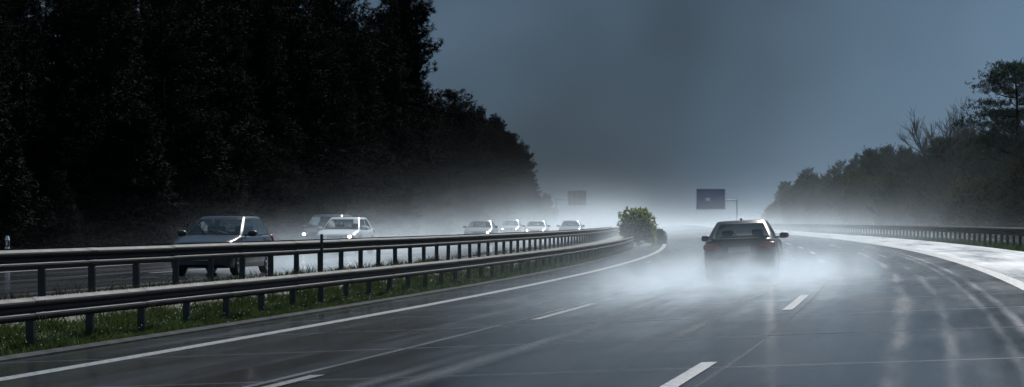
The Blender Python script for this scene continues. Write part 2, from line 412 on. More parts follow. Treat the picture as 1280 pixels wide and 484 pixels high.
b = MB(); b.tube([(0, 0, -0.2), (0, 0, 0.97)], 0.035, 8); b.build('pole', M_BLACK, t); b = MB(); b.tube([(0, 0, 0.97), (0, 0, 1.02)], [0.04, 0.03], 8); b.build('cap', M_BLACK, t)

# ------------------------------------------------------------------ cars
def glass_material():
    m, n, l, b = mat('car_glass')
    out = [k for k in n if k.type == 'OUTPUT_MATERIAL'][0]
    tr = n.new('ShaderNodeBsdfTransparent'); tr.inputs['Color'].default_value = (0.70, 0.76, 0.76, 1)
    gl = n.new('ShaderNodeBsdfGlossy'); gl.inputs['Roughness'].default_value = 0.05
    fr = n.new('ShaderNodeFresnel'); fr.inputs['IOR'].default_value = 1.33
    mx = n.new('ShaderNodeMixShader'); l.new(math_node(n, l, 'ADD', fr.outputs['Fac'], 0.03), mx.inputs['Fac'])
    l.new(tr.outputs['BSDF'], mx.inputs[1]); l.new(gl.outputs['BSDF'], mx.inputs[2]); l.new(mx.outputs['Shader'], out.inputs['Surface'])
    return m
M_GLASS = glass_material()
M_TYRE = simple('tyre_rubber', (0.015, 0.015, 0.016), 0.6)
M_RIM = simple('alloy', (0.35, 0.36, 0.37), 0.3, metal=0.9)
M_INT = simple('car_interior', (0.02, 0.021, 0.023), 0.8)
M_UNDER = simple('underbody', (0.012, 0.012, 0.013), 0.8)
M_LENS = simple('headlamp_lens', (0.45, 0.47, 0.5), 0.08, coat=1.0)
M_LIT = simple('lit_headlamp', (0.8, 0.8, 0.78), 0.1, coat=1.0, emit=((1.0, 0.97, 0.9), 9.0))
M_TAIL = simple('tail_lamp_red', (0.13, 0.010, 0.010), 0.3, coat=0.2, emit=((1.0, 0.06, 0.03), 0.015))
M_PLATE = simple('number_plate', (0.3, 0.3, 0.29), 0.5)
M_GRILLE = simple('grille_black', (0.012, 0.012, 0.013), 0.4)
def smooth_interp(y, pts):
    pts = sorted(pts); xs = np.array([p[0] for p in pts]); zs = np.array([p[1] for p in pts])
    d = np.zeros(len(xs)); sl = np.diff(zs) / np.diff(xs)
    d[0], d[-1] = sl[0], sl[-1]
    for i in range(1, len(xs) - 1):
        d[i] = 0 if sl[i - 1] * sl[i] <= 0 else 2 * sl[i - 1] * sl[i] / (sl[i - 1] + sl[i])
    i = np.clip(np.searchsorted(xs, y) - 1, 0, len(xs) - 2); h = xs[i + 1] - xs[i]; t = np.clip((y - xs[i]) / h, 0, 1)
    return (2 * t**3 - 3 * t**2 + 1) * zs[i] + (t**3 - 2 * t**2 + t) * h * d[i] + (-2 * t**3 + 3 * t**2) * zs[i + 1] + (t**3 - t**2) * h * d[i + 1]

def make_car(name, label, spec, paint, s, u, z, oncoming, lit=(0, 0), wipers=None, fin=False, group='cars on the motorway'):
    L, W, H = spec['L'], spec['W'], spec['H']; belt = spec['belt']; yf, yr = L / 2, -L / 2
    yc, rf, rr, rb = spec['yc'], spec['rf'], spec['rr'], spec['rb']
    ax_f, ax_r = yf - spec['fo'], yr + spec['ro']; wr = spec.get('wr', 0.31)
    x0, y0 = P(s, u); th = float(heading(s))
    rot = (0, 0, math.pi - th) if oncoming else (0, -math.atan(TILT), -th)
    t = thing(name, label, 'car', (x0, y0, z), rot, group)
    # --- lower body
    hood_n = spec['nose']; deck = spec['deck']
    top = [(yf, hood_n - 0.20), (yf - 0.03, hood_n - 0.10), (yf - 0.12, hood_n - 0.01), (yf - 0.3, hood_n + 0.05), (yc + 0.1, belt - 0.015), (yc - 0.1, belt), (rb + 0.1, belt + 0.005)]
    if spec['kind'] == 'sedan': top += [(rb - 0.05, deck + 0.005), (yr + 0.22, deck), (yr + 0.07, deck - 0.015), (yr + 0.015, deck - 0.07), (yr, deck - 0.2)]
    else: top += [(yr + 0.10, belt - 0.01), (yr + 0.03, belt - 0.06), (yr, belt - 0.25)]
    wpl = [(yf, W * 0.36), (yf - 0.05, W * 0.42), (yf - 0.18, W * 0.47), (yf - 0.5, W * 0.492), (0, W * 0.5), (yr + 0.6, W * 0.494), (yr + 0.2, W * 0.475), (yr + 0.05, W * 0.445), (yr, W * 0.40)]
    ys = set(np.round(np.linspace(yr, yf, 64), 4).tolist())
    ra = wr + 0.055
    for a in (ax_f, ax_r):
        ys |= set((a + ra * np.cos(np.linspace(0, math.pi, 15))).round(4).tolist())
    for e in (0.01, 0.03, 0.06, 0.1): ys |= {round(yf - e, 4), round(yr + e, 4)}
    ys = np.array(sorted(ys))
    tz = smooth_interp(ys, top); wv = smooth_interp(ys, wpl)
    bz = np.full(len(ys), 0.19)
    for a in (ax_f, ax_r):
        d = ra**2 - (ys - a)**2
        bz = np.maximum(bz, np.where(d > 0, wr + np.sqrt(np.maximum(d, 0)), 0))
    bz = np.maximum(bz, np.interp(ys, [yr, yr + 0.12, yf - 0.15, yf], [0.30, 0.19, 0.19, 0.26]))
    inside = (ys < yc - 0.1) & (ys > rb + 0.1)
    rows = []
    for i, y in enumerate(ys):
        w, zt, zb = wv[i], tz[i], bz[i]; hgt = zt - zb
        r = [(w * 0.955, zb), (w * 0.985, zb + 0.16 * hgt), (w, zb + 0.42 * hgt), (w * 0.995, zb + 0.62 * hgt), (w * 0.975, zb + 0.80 * hgt), (w * 0.945, zb + 0.93 * hgt), (w * 0.89, zt - 0.004 * 1), (w * 0.72, zt + 0.010), (w * 0.4, zt + 0.022), (0, zt + 0.026)]
        rows.append([(x, y, q) for x, q in r] + [(-x, y, q) for x, q in r[-2::-1]])
    rows = np.array(rows); nc = rows.shape[1]; nr = len(ys)
    f = [(i * nc + j, i * nc + j + 1, (i + 1) * nc + j + 1, (i + 1) * nc + j) for i in range(nr - 1) for j in range(nc - 1)]
    f += [tuple(range(nc)), tuple(range((nr - 1) * nc, nr * nc))[::-1]]
    RV = rows.reshape(-1, 3); mid = np.array([0, 0, 0.5])
    f = [q for q in outward(RV, f, mid)]
    body = add('body', mesh_of('body', RV, f, [paint], True), t)
    # --- greenhouse on a grid: glass and pillars are real openings
    hb, hr = W * spec.get('gb', 0.445), W * spec.get('gr', 0.335)
    tl = [0.0, 0.05, 0.35, 0.68, 0.91, 1.0]; zr = H - 0.045
    fb0, fb1, fc0 = spec['pill']
    def ring(q):
        hw = hb + (hr - hb) * (q ** 1.25); zz = (belt - 0.01) + (zr - belt + 0.01) * q
        yF = yc + (rf - yc) * (q ** 1.08); yR = rb + (rr - rb) * (q ** 1.15)
        bow = 0.16 * (1 - 0.3 * q); bowr = 0.12
        pts = [(x * hw, yF - bow * (x ** 2.2), zz) for x in (0, 0.32, 0.64, 0.925)]
        pts.append((0.975 * hw, yF - bow - 0.012, zz))
        yA = yF - bow - 0.055; yB = yR + bowr + 0.06
        for fr in (0.0, fb0 * 0.5, fb0, fb1, (fb1 + fc0) / 2, fc0, 1.0):
            bulge = 1.0 + 0.02 * math.sin(math.pi * fr)
            pts.append((hw * bulge, yA + (yB - yA) * fr, zz))
        pts.append((0.97 * hw, yR + bowr + 0.012, zz))
        pts += [(x * hw, yR + bowr * (x ** 2.2), zz) for x in (0.89, 0.6, 0.3, 0)]
        return pts + [(-x, y, z_) for x, y, z_ in pts[-2:0:-1]]
    rings = [ring(q) for q in tl]; n = len(rings[0])
    top_r = np.array(rings[-1]); cx = top_r.mean(0)
    for sc_, zz in ((0.95, H - 0.022), (0.82, H - 0.008), (0.5, H - 0.001), (0.02, H)):
        q = top_r.copy(); q[:, :2] = cx[:2] + (q[:, :2] - cx[:2]) * sc_; q[:, 2] = zz; rings.append(q.tolist())
    V = np.array(rings).reshape(-1, 3)
    half = ['windscreen'] * 3 + [None] * 2 + ['side_window_a'] * 2 + [None] + ['side_window_b'] * 2 + [None, None, None] + ['rear_window'] * 3
    h2 = half[::-1]
    names = half + [k if k is None or 'side' not in k else k + 'm' for k in h2]
    names = names[:n]
    groups = {}
    for i in range(len(rings) - 1):
        for j in range(n):
            q = (i * n + j, i * n + (j + 1) % n, (i + 1) * n + (j + 1) % n, (i + 1) * n + j)
            g = names[j] if 1 <= i <= 3 else None
            groups.setdefault(g, []).append(q)
    for g, fs in groups.items():
        idx = sorted({k for q in fs for k in q}); mp = {k: i for i, k in enumerate(idx)}
        me = mesh_of(g or 'cabin', V[idx], outward(V[idx], [tuple(mp[k] for k in q) for q in fs], np.array([0, (yc + rb) / 2, belt])), [M_GLASS if g else paint], True)
        nm = 'cabin' if g is None else ('side_window' if 'side' in g else g)
        if g is None or nm != 'side_window' or not (spec.get('panel_van') and '_b' in g): add(nm, me, t)
    # --- interior: dash, seats and headrests
    b = MB(); b.box((0, (yc + rb) / 2 - 0.02, belt + 0.005), (hb * 1.80, (yc - rb) - 0.42, 0.05)); b.ellipsoid((0, yc - 0.42, belt + 0.05), (hb * 0.86, 0.16, 0.07))
    b.build('dashboard', M_INT, t, True)
    for sx in (-1, 1):
        for sy in (yc - 1.15, yc - 1.95):
            if sy < rb + 0.35: continue
            b = MB(); b.ellipsoid((sx * 0.36, sy, belt - 0.04), (0.22, 0.08, 0.16), p=0.7); b.ellipsoid((sx * 0.36, sy - 0.02, belt + 0.17), (0.12, 0.05, 0.07), p=0.7)
            b.build('seat', M_INT, t, True)
    b = MB(); b.tube([(0.36 + 0.18 * math.cos(a), yc - 0.72 + 0.05 * math.sin(a), belt + 0.02 + 0.17 * math.sin(a)) for a in np.linspace(0, 2 * math.pi, 17)], 0.014, 6)
    b.build('steering_wheel', M_INT, t, True, scale=(-1, 1, 1))
    # --- underbody and wheels
    b = MB(); b.box((0, 0, 0.36), (W * 0.70, L * 0.90, 0.36)); b.build('underbody', M_UNDER, t)
    wm = spec.get('_wheel')
    for ay in (ax_f, ax_r):
        for sx in (-1, 1):
            w = add('wheel', None, t, (sx * (W / 2 - 0.12), ay, wr))
            prof = [(0.19, -0.085), (0.25, -0.098), (wr - 0.03, -0.1), (wr, -0.08), (wr, 0.08), (wr - 0.03, 0.1), (0.25, 0.098), (0.19, 0.085)]
            v = [(x, r * math.cos(a), r * math.sin(a)) for a in np.linspace(0, 2 * math.pi, 25)[:-1] for r, x in prof]
            k = len(prof); fs = [(i * k + j, i * k + (j + 1) % k, ((i + 1) % 24) * k + (j + 1) % k, ((i + 1) % 24) * k + j) for i in range(24) for j in range(k)]
            add('tyre', mesh_of('tyre', v, fs, [M_TYRE], True), w)
            b = MB(); xo = sx * 0.07
            b.tube([(xo - 0.02 * sx, 0, 0), (xo + 0.012 * sx, 0, 0)], 0.06, 10)
            for a in np.arange(0, 6.2, 2 * math.pi / 5):
                b.box((xo, 0.11 * math.cos(a), 0.11 * math.sin(a)), (0.025, 0.19, 0.055), Matrix.Rotation(a, 4, 'X'))
            ringp = [(xo, 0.195 * math.cos(a), 0.195 * math.sin(a)) for a in np.linspace(0, 2 * math.pi, 21)]
            b.tube(ringp, 0.016, 6); b.build('rim', M_RIM, w)
    # --- mirrors
    for sx in (-1, 1):
        b = MB(); b.ellipsoid((sx * (W / 2 + 0.085), yc - 0.50, belt + 0.055), (0.115, 0.075, 0.075), p=0.65); b.box((sx * (W / 2 - 0.02), yc - 0.48, belt + 0.015), (0.18, 0.05, 0.04))
        b.build('mirror', M_BLACK if spec.get('black_mirror', True) else paint, t, True)
    # --- front
    for sx in (-1, 1):
        b = MB(); b.ellipsoid((sx * W * 0.345, yf - 0.085, hood_n - 0.085), (0.20, 0.085, 0.075), p=0.75)
        on = lit[0] if sx < 0 else lit[1]
        hl = b.build('headlight', M_LENS, t, True)
        if on:
            b = MB(); b.ellipsoid((sx * W * 0.345, yf - 0.02, hood_n - 0.085), (0.085, 0.035, 0.06)); b.build('bulb', M_LIT, hl, True)
    b = MB(); b.box((0, yf - 0.012, hood_n - 0.11), (W * 0.36, 0.05, 0.10))
    for k in range(3): b.box((0, yf + 0.013, hood_n - 0.14 + 0.03 * k), (W * 0.35, 0.01, 0.008))
    b.build('grille', M_GRILLE, t)
    b = MB(); b.box((0, yf - 0.03, 0.40), (W * 0.62, 0.12, 0.12), None, 0.98); b.build('bumper', M_GRILLE if spec.get('black_bumper') else paint, t)
    b = MB(); b.box((0, yf + 0.045, 0.42), (0.52, 0.012, 0.11)); b.build('number_plate', M_PLATE, t)
    # --- rear
    if spec['kind'] == 'sedan':
        for sx in (-1, 1):
            b = MB(); b.ellipsoid((sx * W * 0.37, yr + 0.07, deck - 0.165), (0.20, 0.105, 0.085), p=0.6); b.build('tail_light', M_TAIL, t, True)
        b = MB(); b.box((0, yr - 0.004, deck - 0.24), (0.52, 0.02, 0.11)); b.build('number_plate', M_PLATE, t)
        b = MB(); b.box((0, yr + 0.05, 0.46), (W * 0.74, 0.16, 0.18), None, 0.97); b.build('rear_bumper', paint, t)
        b = MB(); b.box((0, yr + 0.12, deck + 0.012), (W * 0.74, 0.14, 0.02)); b.build('boot_lip', paint, t)
    else:
        for sx in (-1, 1):
            b = MB(); b.ellipsoid((sx * W * 0.41, yr + 0.07, belt - 0.12), (0.09, 0.08, 0.14), p=0.7); b.build('tail_light', M_TAIL, t, True)
    if fin:
        b = MB(); b.ellipsoid((0, rr + 0.22, H + 0.02), (0.03, 0.09, 0.035)); b.build('antenna', M_BLACK, t, True)
    def on_screen(x, q, off=0.012):
        hw = hb + (hr - hb) * (q ** 1.25); yF = yc + (rf - yc) * (q ** 1.08); xx = abs(x) / hw
        return np.array((x, yF - 0.16 * (1 - 0.3 * q) * (xx ** 2.2) + off, (belt - 0.01) + (zr - belt + 0.01) * q + off))
    for (xa, qa, xb, qb) in (wipers or ()):
        b = MB(); pa, pb = on_screen(xa, qa, 0.03), on_screen(xb, qb, 0.02)
        b.tube([pa, on_screen((xa + xb) / 2, (qa + qb) / 2, 0.035), pb], [0.014, 0.012, 0.008], 6); b.build('wiper', M_BLACK, t)
    return t

def paint(name, col, rough=0.3, metal=0.3):
    return simple(name, col, rough, metal, coat=0.3)
SEDAN = dict(kind='sedan', L=4.55, W=1.77, H=1.42, belt=0.95, nose=0.74, deck=0.97, yc=1.12, rf=0.30, rr=-1.02, rb=-1.78, fo=0.88, ro=1.0, wr=0.32, pill=(0.42, 0.47, 0.90))
HATCH = dict(kind='hatch', L=3.80, W=1.66, H=1.45, belt=0.96, nose=0.79, deck=0.96, yc=0.98, rf=0.18, rr=-1.42, rb=-1.78, fo=0.74, ro=0.66, wr=0.295, pill=(0.50, 0.55, 0.92), black_bumper=True, gr=0.345)
GOLF = dict(kind='hatch', L=4.15, W=1.74, H=1.50, belt=0.98, nose=0.80, deck=0.98, yc=1.10, rf=0.28, rr=-1.45, rb=-1.95, fo=0.85, ro=0.75, wr=0.31, pill=(0.44, 0.48, 0.90), gr=0.35, black_mirror=False)
MPV = dict(kind='hatch', L=4.35, W=1.80, H=1.63, belt=1.04, nose=0.86, deck=1.04, yc=1.28, rf=0.40, rr=-1.75, rb=-2.05, fo=0.85, ro=0.75, wr=0.32, pill=(0.40, 0.44, 0.92), gr=0.37)
P_DARK = paint('dark_green_grey_paint', (0.010, 0.012, 0.013), 0.3, 0.0)
P_NAVY = paint('navy_paint', (0.008, 0.012, 0.022), 0.28, 0.0)
P_WHITE = paint('white_paint', (0.62, 0.64, 0.66), 0.3, 0.0)
P_GREY = paint('dark_grey_paint', (0.06, 0.065, 0.07), 0.3, 0.5)
P_SILVER = paint('silver_paint', (0.42, 0.44, 0.46), 0.3, 0.6)
P_PEWTER = paint('pewter_paint', (0.2, 0.215, 0.23), 0.32, 0.4)
P_BLUE = paint('steel_blue_paint', (0.10, 0.14, 0.19), 0.3, 0.5)
ahead_s, ahead_u = 49.2, -4.12
make_car('sedan', 'dark sedan driving away in the middle lane, trailing spray', SEDAN, P_DARK, ahead_s, ahead_u, float(z_road(ahead_u)), False, fin=True)
make_car('hatchback', 'dark navy hatchback coming towards us behind the guardrail, wipers mid sweep', HATCH, P_NAVY, 48.0, -17.1, Z_OPP, True, wipers=((0.1, 0.06, 0.52, 0.62), (-0.42, 0.05, 0.12, 0.33)))
make_car('hatchback', 'white hatchback with a lit headlight ahead of the dark people carrier', GOLF, P_WHITE, 80.0, -21.3, Z_OPP, True, lit=(1, 0), wipers=((0.1, 0.04, 0.6, 0.1), (-0.4, 0.04, 0.1, 0.08)))
make_car('people_carrier', 'dark grey people carrier half hidden behind the white hatchback', MPV, P_GREY, 86.0, -23.3, Z_OPP, True, lit=(0, 1), wipers=((0.1, 0.04, 0.6, 0.1),))
for col, uu, pt, lt, lab in ((602, -20.9, P_PEWTER, (1, 0), 'pale silver sedan in spray, leftmost of the far oncoming cars'),
                         (639, -22.9, P_SILVER, (1, 1), 'faint pale car with two lights almost lost in the spray'),
                         (671, -19.6, P_WHITE, (1, 1), 'whitish sedan with both headlights lit, left of the blue one'),
                         (714, -17.0, P_BLUE, (1, 0), 'steel blue sedan, rightmost of the far oncoming cars')):
    ss = s_at_column(col, uu)
    make_car('hatchback' if col == 639 else 'sedan', lab, GOLF if col == 639 else SEDAN, pt, ss, uu, Z_OPP, True, lit=lt)
    print('FAR CAR', col, round(ss, 1))

# ------------------------------------------------------------------ overhead signs
M_SIGNBLUE = simple('sign_blue', (0.03, 0.075, 0.21), 0.4)
M_SIGNBACK = simple('sign_back', (0.24, 0.175, 0.145), 0.6, noise=0.2)
M_MAST = simple('mast_steel', (0.25, 0.26, 0.25), 0.5, metal=0.4)
def gantry(label, s, u, reach, w, h, zb, front, postw=0.16):
    x, y = P(s, u); z = float(z_ground(u))
    t = thing('road_sign', label, 'road sign', (x, y, z), (0, 0, -float(heading(s))))
    zm = zb + h * 0.45 - z
    b = MB(); b.tube([(0, 0, -0.3), (0, 0, zm + 0.25)], [postw * 1.3, postw], 12); b.build('mast', M_MAST, t)
    b = MB(); sg = 1 if reach > 0 else -1
    b.tube([(0, 0, zm), (reach, 0, zm)], postw * 0.8, 10); b.build('arm', M_MAST, t)
    cx = reach + sg * (w / 2 - 0.15)
    yo = -0.28 if front else 0.28
    p = MB(); p.box((cx, yo, zb + h / 2 - z), (w, 0.08, h)); pn = p.build('panel', M_SIGNBLUE if front else M_SIGNBACK, t)
    for k in (-0.3, 0.0, 0.3):
        b = MB(); b.box((cx + k * w, yo / 2 * 0.9, zb + h / 2 - z), (0.1, abs(yo) - 0.12, h * 0.9)); b.build('rib', M_MAST, t)
    if front:
        b = MB()
        for dx, dzz, ww, hh in ((0, h / 2 - 0.09, w - 0.1, 0.06), (0, -h / 2 + 0.09, w - 0.1, 0.06), (-w / 2 + 0.08, 0, 0.06, h - 0.24), (w / 2 - 0.08, 0, 0.06, h - 0.24)):
            b.box((cx + dx, yo - 0.046, zb + h / 2 - z + dzz), (ww, 0.01, hh))
        b.build('border', M_PLASTIC, t)
        b = MB(); b.box((cx - 0.1 * w, yo - 0.046, zb + h * 0.49 - z), (w * 0.16, 0.01, h * 0.14)); b.build('route_shield', M_PLASTIC, t)
s_r = s_at_column(921, 6.8)
x, y = P(430, 6.8)
def z_row(row, y): return CAM_H + (HOR - row) * y / FPX
SG = 430.0
def u_at(px, s):
    us = np.linspace(-45, 30, 3000); x, y = P(s, us); return float(us[np.argmin(abs(640 + FPX * x / y - px))])
uo = u_at(921, SG); xo, yo_ = P(SG, uo); pm = yo_ / FPX
gantry('blue overhead direction sign on a bracket mast at the right roadside', SG, uo, -(921 - 906) * pm, 36.5 * pm, 26 * pm, z_row(262, yo_), True)
uo = u_at(695, SG); xo, yo_ = P(SG, uo); pm = yo_ / FPX
gantry('brown back of an overhead sign above the oncoming lanes', SG, uo, (711 - 695) * pm, 22.5 * pm, 18.5 * pm, z_row(257, yo_), False)

# ------------------------------------------------------------------ vegetation
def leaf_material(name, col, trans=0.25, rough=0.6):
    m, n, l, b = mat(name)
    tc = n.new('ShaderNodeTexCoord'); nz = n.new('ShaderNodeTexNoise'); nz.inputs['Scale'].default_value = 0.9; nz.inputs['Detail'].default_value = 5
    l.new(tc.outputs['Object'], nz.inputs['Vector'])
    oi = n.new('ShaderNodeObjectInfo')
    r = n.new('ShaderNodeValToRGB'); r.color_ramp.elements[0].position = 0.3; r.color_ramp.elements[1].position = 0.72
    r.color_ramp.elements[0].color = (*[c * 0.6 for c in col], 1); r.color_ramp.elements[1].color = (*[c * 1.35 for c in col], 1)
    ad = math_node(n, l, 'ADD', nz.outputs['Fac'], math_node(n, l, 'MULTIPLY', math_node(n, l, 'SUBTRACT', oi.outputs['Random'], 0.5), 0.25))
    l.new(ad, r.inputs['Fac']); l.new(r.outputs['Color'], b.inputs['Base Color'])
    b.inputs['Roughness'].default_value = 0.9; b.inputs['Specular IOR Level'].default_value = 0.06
    if trans:
        out = [k for k in n if k.type == 'OUTPUT_MATERIAL'][0]
        tr = n.new('ShaderNodeBsdfTranslucent'); l.new(r.outputs['Color'], tr.inputs['Color'])
        mx = n.new('ShaderNodeMixShader'); mx.inputs['Fac'].default_value = trans
        l.new(b.outputs['BSDF'], mx.inputs[1]); l.new(tr.outputs['BSDF'], mx.inputs[2]); l.new(mx.outputs['Shader'], out.inputs['Surface'])
    return m
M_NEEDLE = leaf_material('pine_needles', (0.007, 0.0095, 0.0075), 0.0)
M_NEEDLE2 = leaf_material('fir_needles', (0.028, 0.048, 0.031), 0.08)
M_LEAF = leaf_material('olive_leaves', (0.045, 0.052, 0.024), 0.2)
M_BUSH = leaf_material('bush_leaves', (0.21, 0.25, 0.06), 0.55)
M_BARK = simple('bark', (0.012, 0.011, 0.010), 0.95, noise=0.4, nscale=4, spec=0.02)
M_TWIG = simple('twig_bark', (0.06, 0.05, 0.045), 0.9)

def tufts(cent, outd, size, k, r, aspect=0.32):
    """k slim triangles round each centre, fanned about its outward direction"""
    n = len(cent)
    c = np.repeat(cent, k, 0); d = np.repeat(outd, k, 0) + r.normal(0, 0.75, (n * k, 3)); d /= np.linalg.norm(d, axis=1, keepdims=True)
    side = np.cross(d, r.normal(0, 1, (n * k, 3))); side /= np.linalg.norm(side, axis=1, keepdims=True) + 1e-9
    ln = (size * r.uniform(0.6, 1.3, n * k))[:, None] if np.isscalar(size) else (np.repeat(size, k) * r.uniform(0.6, 1.3, n * k))[:, None]
    c = c + r.normal(0, 1, (n * k, 3)) * ln * 0.25
    a = c - side * ln * aspect * 0.5; b = c + side * ln * aspect * 0.5; e = c + d * ln
    v = np.stack([a, b, e], 1).reshape(-1, 3); f = np.arange(len(v)).reshape(-1, 3)
    return v, f

def conifer(seed, H, Rb, base, nb, droop, tuftn, tsize, round_=0.0, gap=0.0, kk=13, asp=0.2):
    r = np.random.default_rng(seed)
    tk = MB()
    zz = np.linspace(0, H, 12); bend = np.cumsum(r.normal(0, 0.05, (12, 2)), 0)
    cen = np.column_stack([bend, zz]); tk.tube(cen, np.interp(zz / H, [0, 0.1, 1], [H * 0.014, H * 0.011, 0.02]), 8)
    C = []; D = []; Sz = []
    for i in range(nb):
        q = r.uniform(0, 1) ** 0.85; h = base + (H - base) * q
        if gap and r.uniform() < gap * (1 - q): continue
        env = ((1 - q) ** 0.75 + 0.04) if not round_ else (math.sin(math.pi * (0.12 + 0.86 * q)) ** 0.7)
        ln = Rb * env * r.uniform(0.62, 1.12) + 0.25
        az = r.uniform(0, 2 * math.pi); up = r.uniform(-0.15, 0.35) - droop * (1 - q)
        if round_: up += 0.25
        p0 = np.array([np.interp(h, zz, cen[:, 0]), np.interp(h, zz, cen[:, 1]), h])
        t = np.linspace(0, 1, 6)
        dirv = np.array([math.cos(az), math.sin(az), 0])
        pts = p0 + np.outer(t * ln, dirv) + np.outer(ln * (up * t + 0.28 * t * t), [0, 0, 1])
        tk.tube(pts, np.linspace(0.02 + 0.012 * ln, 0.008, 6), 4, False)
        m = max(3, int(tuftn * ln / Rb))
        tt = r.uniform(0.22, 1.02, m) ** 0.8
        c = np.column_stack([np.interp(tt, t, pts[:, k]) for k in range(3)])
        lat = np.cross(dirv, [0, 0, 1]); spread = 0.34 * ln * (1.1 - tt) + 0.10
        c = c + np.outer(r.normal(0, 1, m) * spread, lat) + np.column_stack([np.zeros(m), np.zeros(m), r.normal(0.0, 0.14, m)])
        C.append(c); D.append(np.tile(dirv * 0.7 + np.array([0, 0, 0.35]), (m, 1))); Sz.append(np.full(m, tsize * (0.75 + 0.5 * (1 - q))))
    C = np.concatenate(C); D = np.concatenate(D); Sz = np.concatenate(Sz)
    # leader
    C = np.concatenate([C, np.column_stack([np.full(14, cen[-1, 0]), np.full(14, cen[-1, 1]), np.linspace(H - 1.2, H, 14)])])
    D = np.concatenate([D, np.tile([0, 0, 1.0], (14, 1))]); Sz = np.concatenate([Sz, np.full(14, tsize * 0.7)])
    v, f = tufts(C, D, Sz, kk, r, asp)
    return tk.mesh('trunk', M_BARK), v, f

def clump_pine(seed, H, base, lean=0.3):
    """open-grown pine: a few thick limbs carrying flat plates of needles, gaps between"""
    r = np.random.default_rng(seed); tk = MB(); zz = np.linspace(0, H, 10)
    cen = np.column_stack([np.linspace(0, lean, 10) + np.cumsum(r.normal(0, 0.05, 10)), np.cumsum(r.normal(0, 0.05, 10)), zz])
    tk.tube(cen, np.linspace(0.2, 0.05, 10), 8); C = []; D = []
    for i in range(22):
        q = (i + r.uniform(0, 1)) / 22; h = base + (H - base) * q ** 0.9
        ln = (0.55 + 0.6 * math.sin(math.pi * min(1, 0.25 + 0.75 * q))) * H * 0.24 * r.uniform(0.6, 1.15)
        az = r.uniform(0, 2 * math.pi); dirv = np.array([math.cos(az), math.sin(az), 0]); t = np.linspace(0, 1, 6)
        p0 = np.array([np.interp(h, zz, cen[:, 0]), np.interp(h, zz, cen[:, 1]), h])
        pts = p0 + np.outer(t * ln, dirv) + np.outer(ln * (0.05 * t + 0.35 * t ** 2), [0, 0, 1]); tk.tube(pts, np.linspace(0.06, 0.015, 6), 5, False)
        for k in range(4):
            c0 = pts[-1] - dirv * ln * 0.22 * k * r.uniform(0.8, 1.2) + r.normal(0, 0.25, 3) * np.array([1, 1, 0.4])
            m = 34; C.append(c0 + r.normal(0, 1, (m, 3)) * np.array([0.46, 0.46, 0.15])); D.append(np.tile(dirv * 0.3 + np.array([0, 0, 0.6]), (m, 1)))
    C = np.concatenate(C); D = np.concatenate(D)
    v, f = tufts(C, D, 0.24, 8, r, 0.22)
    return tk.mesh('trunk', M_BARK), v, f

def leafy(seed, H, R, base, m, size, bare=False):
    r = np.random.default_rng(seed); tk = MB(); tips = []
    def grow(p, d, ln, rad, lev):
        n = 5; pts = [p]; dd = d.copy()
        for i in range(n):
            dd = dd + r.normal(0, 0.08 if bare else 0.13, 3) + np.array([0, 0, 0.05]); dd /= np.linalg.norm(dd); pts.append(pts[-1] + dd * ln / n)
        tk.tube(pts, np.linspace(rad, rad * 0.55, n + 1), 6 if lev < 2 else 4, False)
        if lev >= (4 if bare else 2): tips.append(np.array(pts)); return
        for k in range(r.integers(5, 8) if bare else r.integers(3, 5)):
            i = r.integers(2, n + 1); nd = dd + r.normal(0, 0.42 if bare else 0.55, 3); nd[2] = abs(nd[2]) * 0.8 + (0.3 if bare else 0.15); nd /= np.linalg.norm(nd)
            grow(pts[i], nd, ln * r.uniform(0.5, 0.72), max(rad * 0.55, 0.009), lev + 1)
    for k in range(1 if base > 0.8 else 4):
        d0 = np.array([r.normal(0, 0.12 if base > 0.8 else 0.5), r.normal(0, 0.12 if base > 0.8 else 0.5), 1.0]); d0 /= np.linalg.norm(d0)
        grow(np.array([r.normal(0, 0.02), r.normal(0, 0.02), -0.1]), d0, H * (0.42 if bare else 0.45), H * (0.013 if bare else 0.013), 0)
    if bare: return tk.mesh('trunk', M_TWIG), None, None, tk
    # clumps on an uneven envelope plus limb tips
    C = [t[-3:] for t in tips]; C = np.concatenate(C)
    th = r.uniform(0, 2 * math.pi, m); ph = np.arccos(r.uniform(-0.8, 1, m)); rad = r.uniform(0.45, 1.0, m) ** 0.5
    lump = 1 + 0.22 * np.sin(3 * th + seed) * np.sin(2.3 * ph + seed) + 0.12 * np.sin(7 * th + 2 * ph)
    e = np.column_stack([np.sin(ph) * np.cos(th) * R, np.sin(ph) * np.sin(th) * R, np.cos(ph) * (H - base) * 0.55]) * (rad * lump)[:, None] + np.array([0, 0, base + (H - base) * 0.47])
    e = e[e[:, 2] > 0.05]
    C = np.concatenate([C, e]); D = C - np.array([0, 0, H * 0.4]); D = D / (np.linalg.norm(D, axis=1, keepdims=True) + 1e-6) + np.array([0, 0, 0.3])
    v, f = tufts(C, D, size, 6, r, 0.5)
    return tk.mesh('trunk', M_BARK), v, f, tk

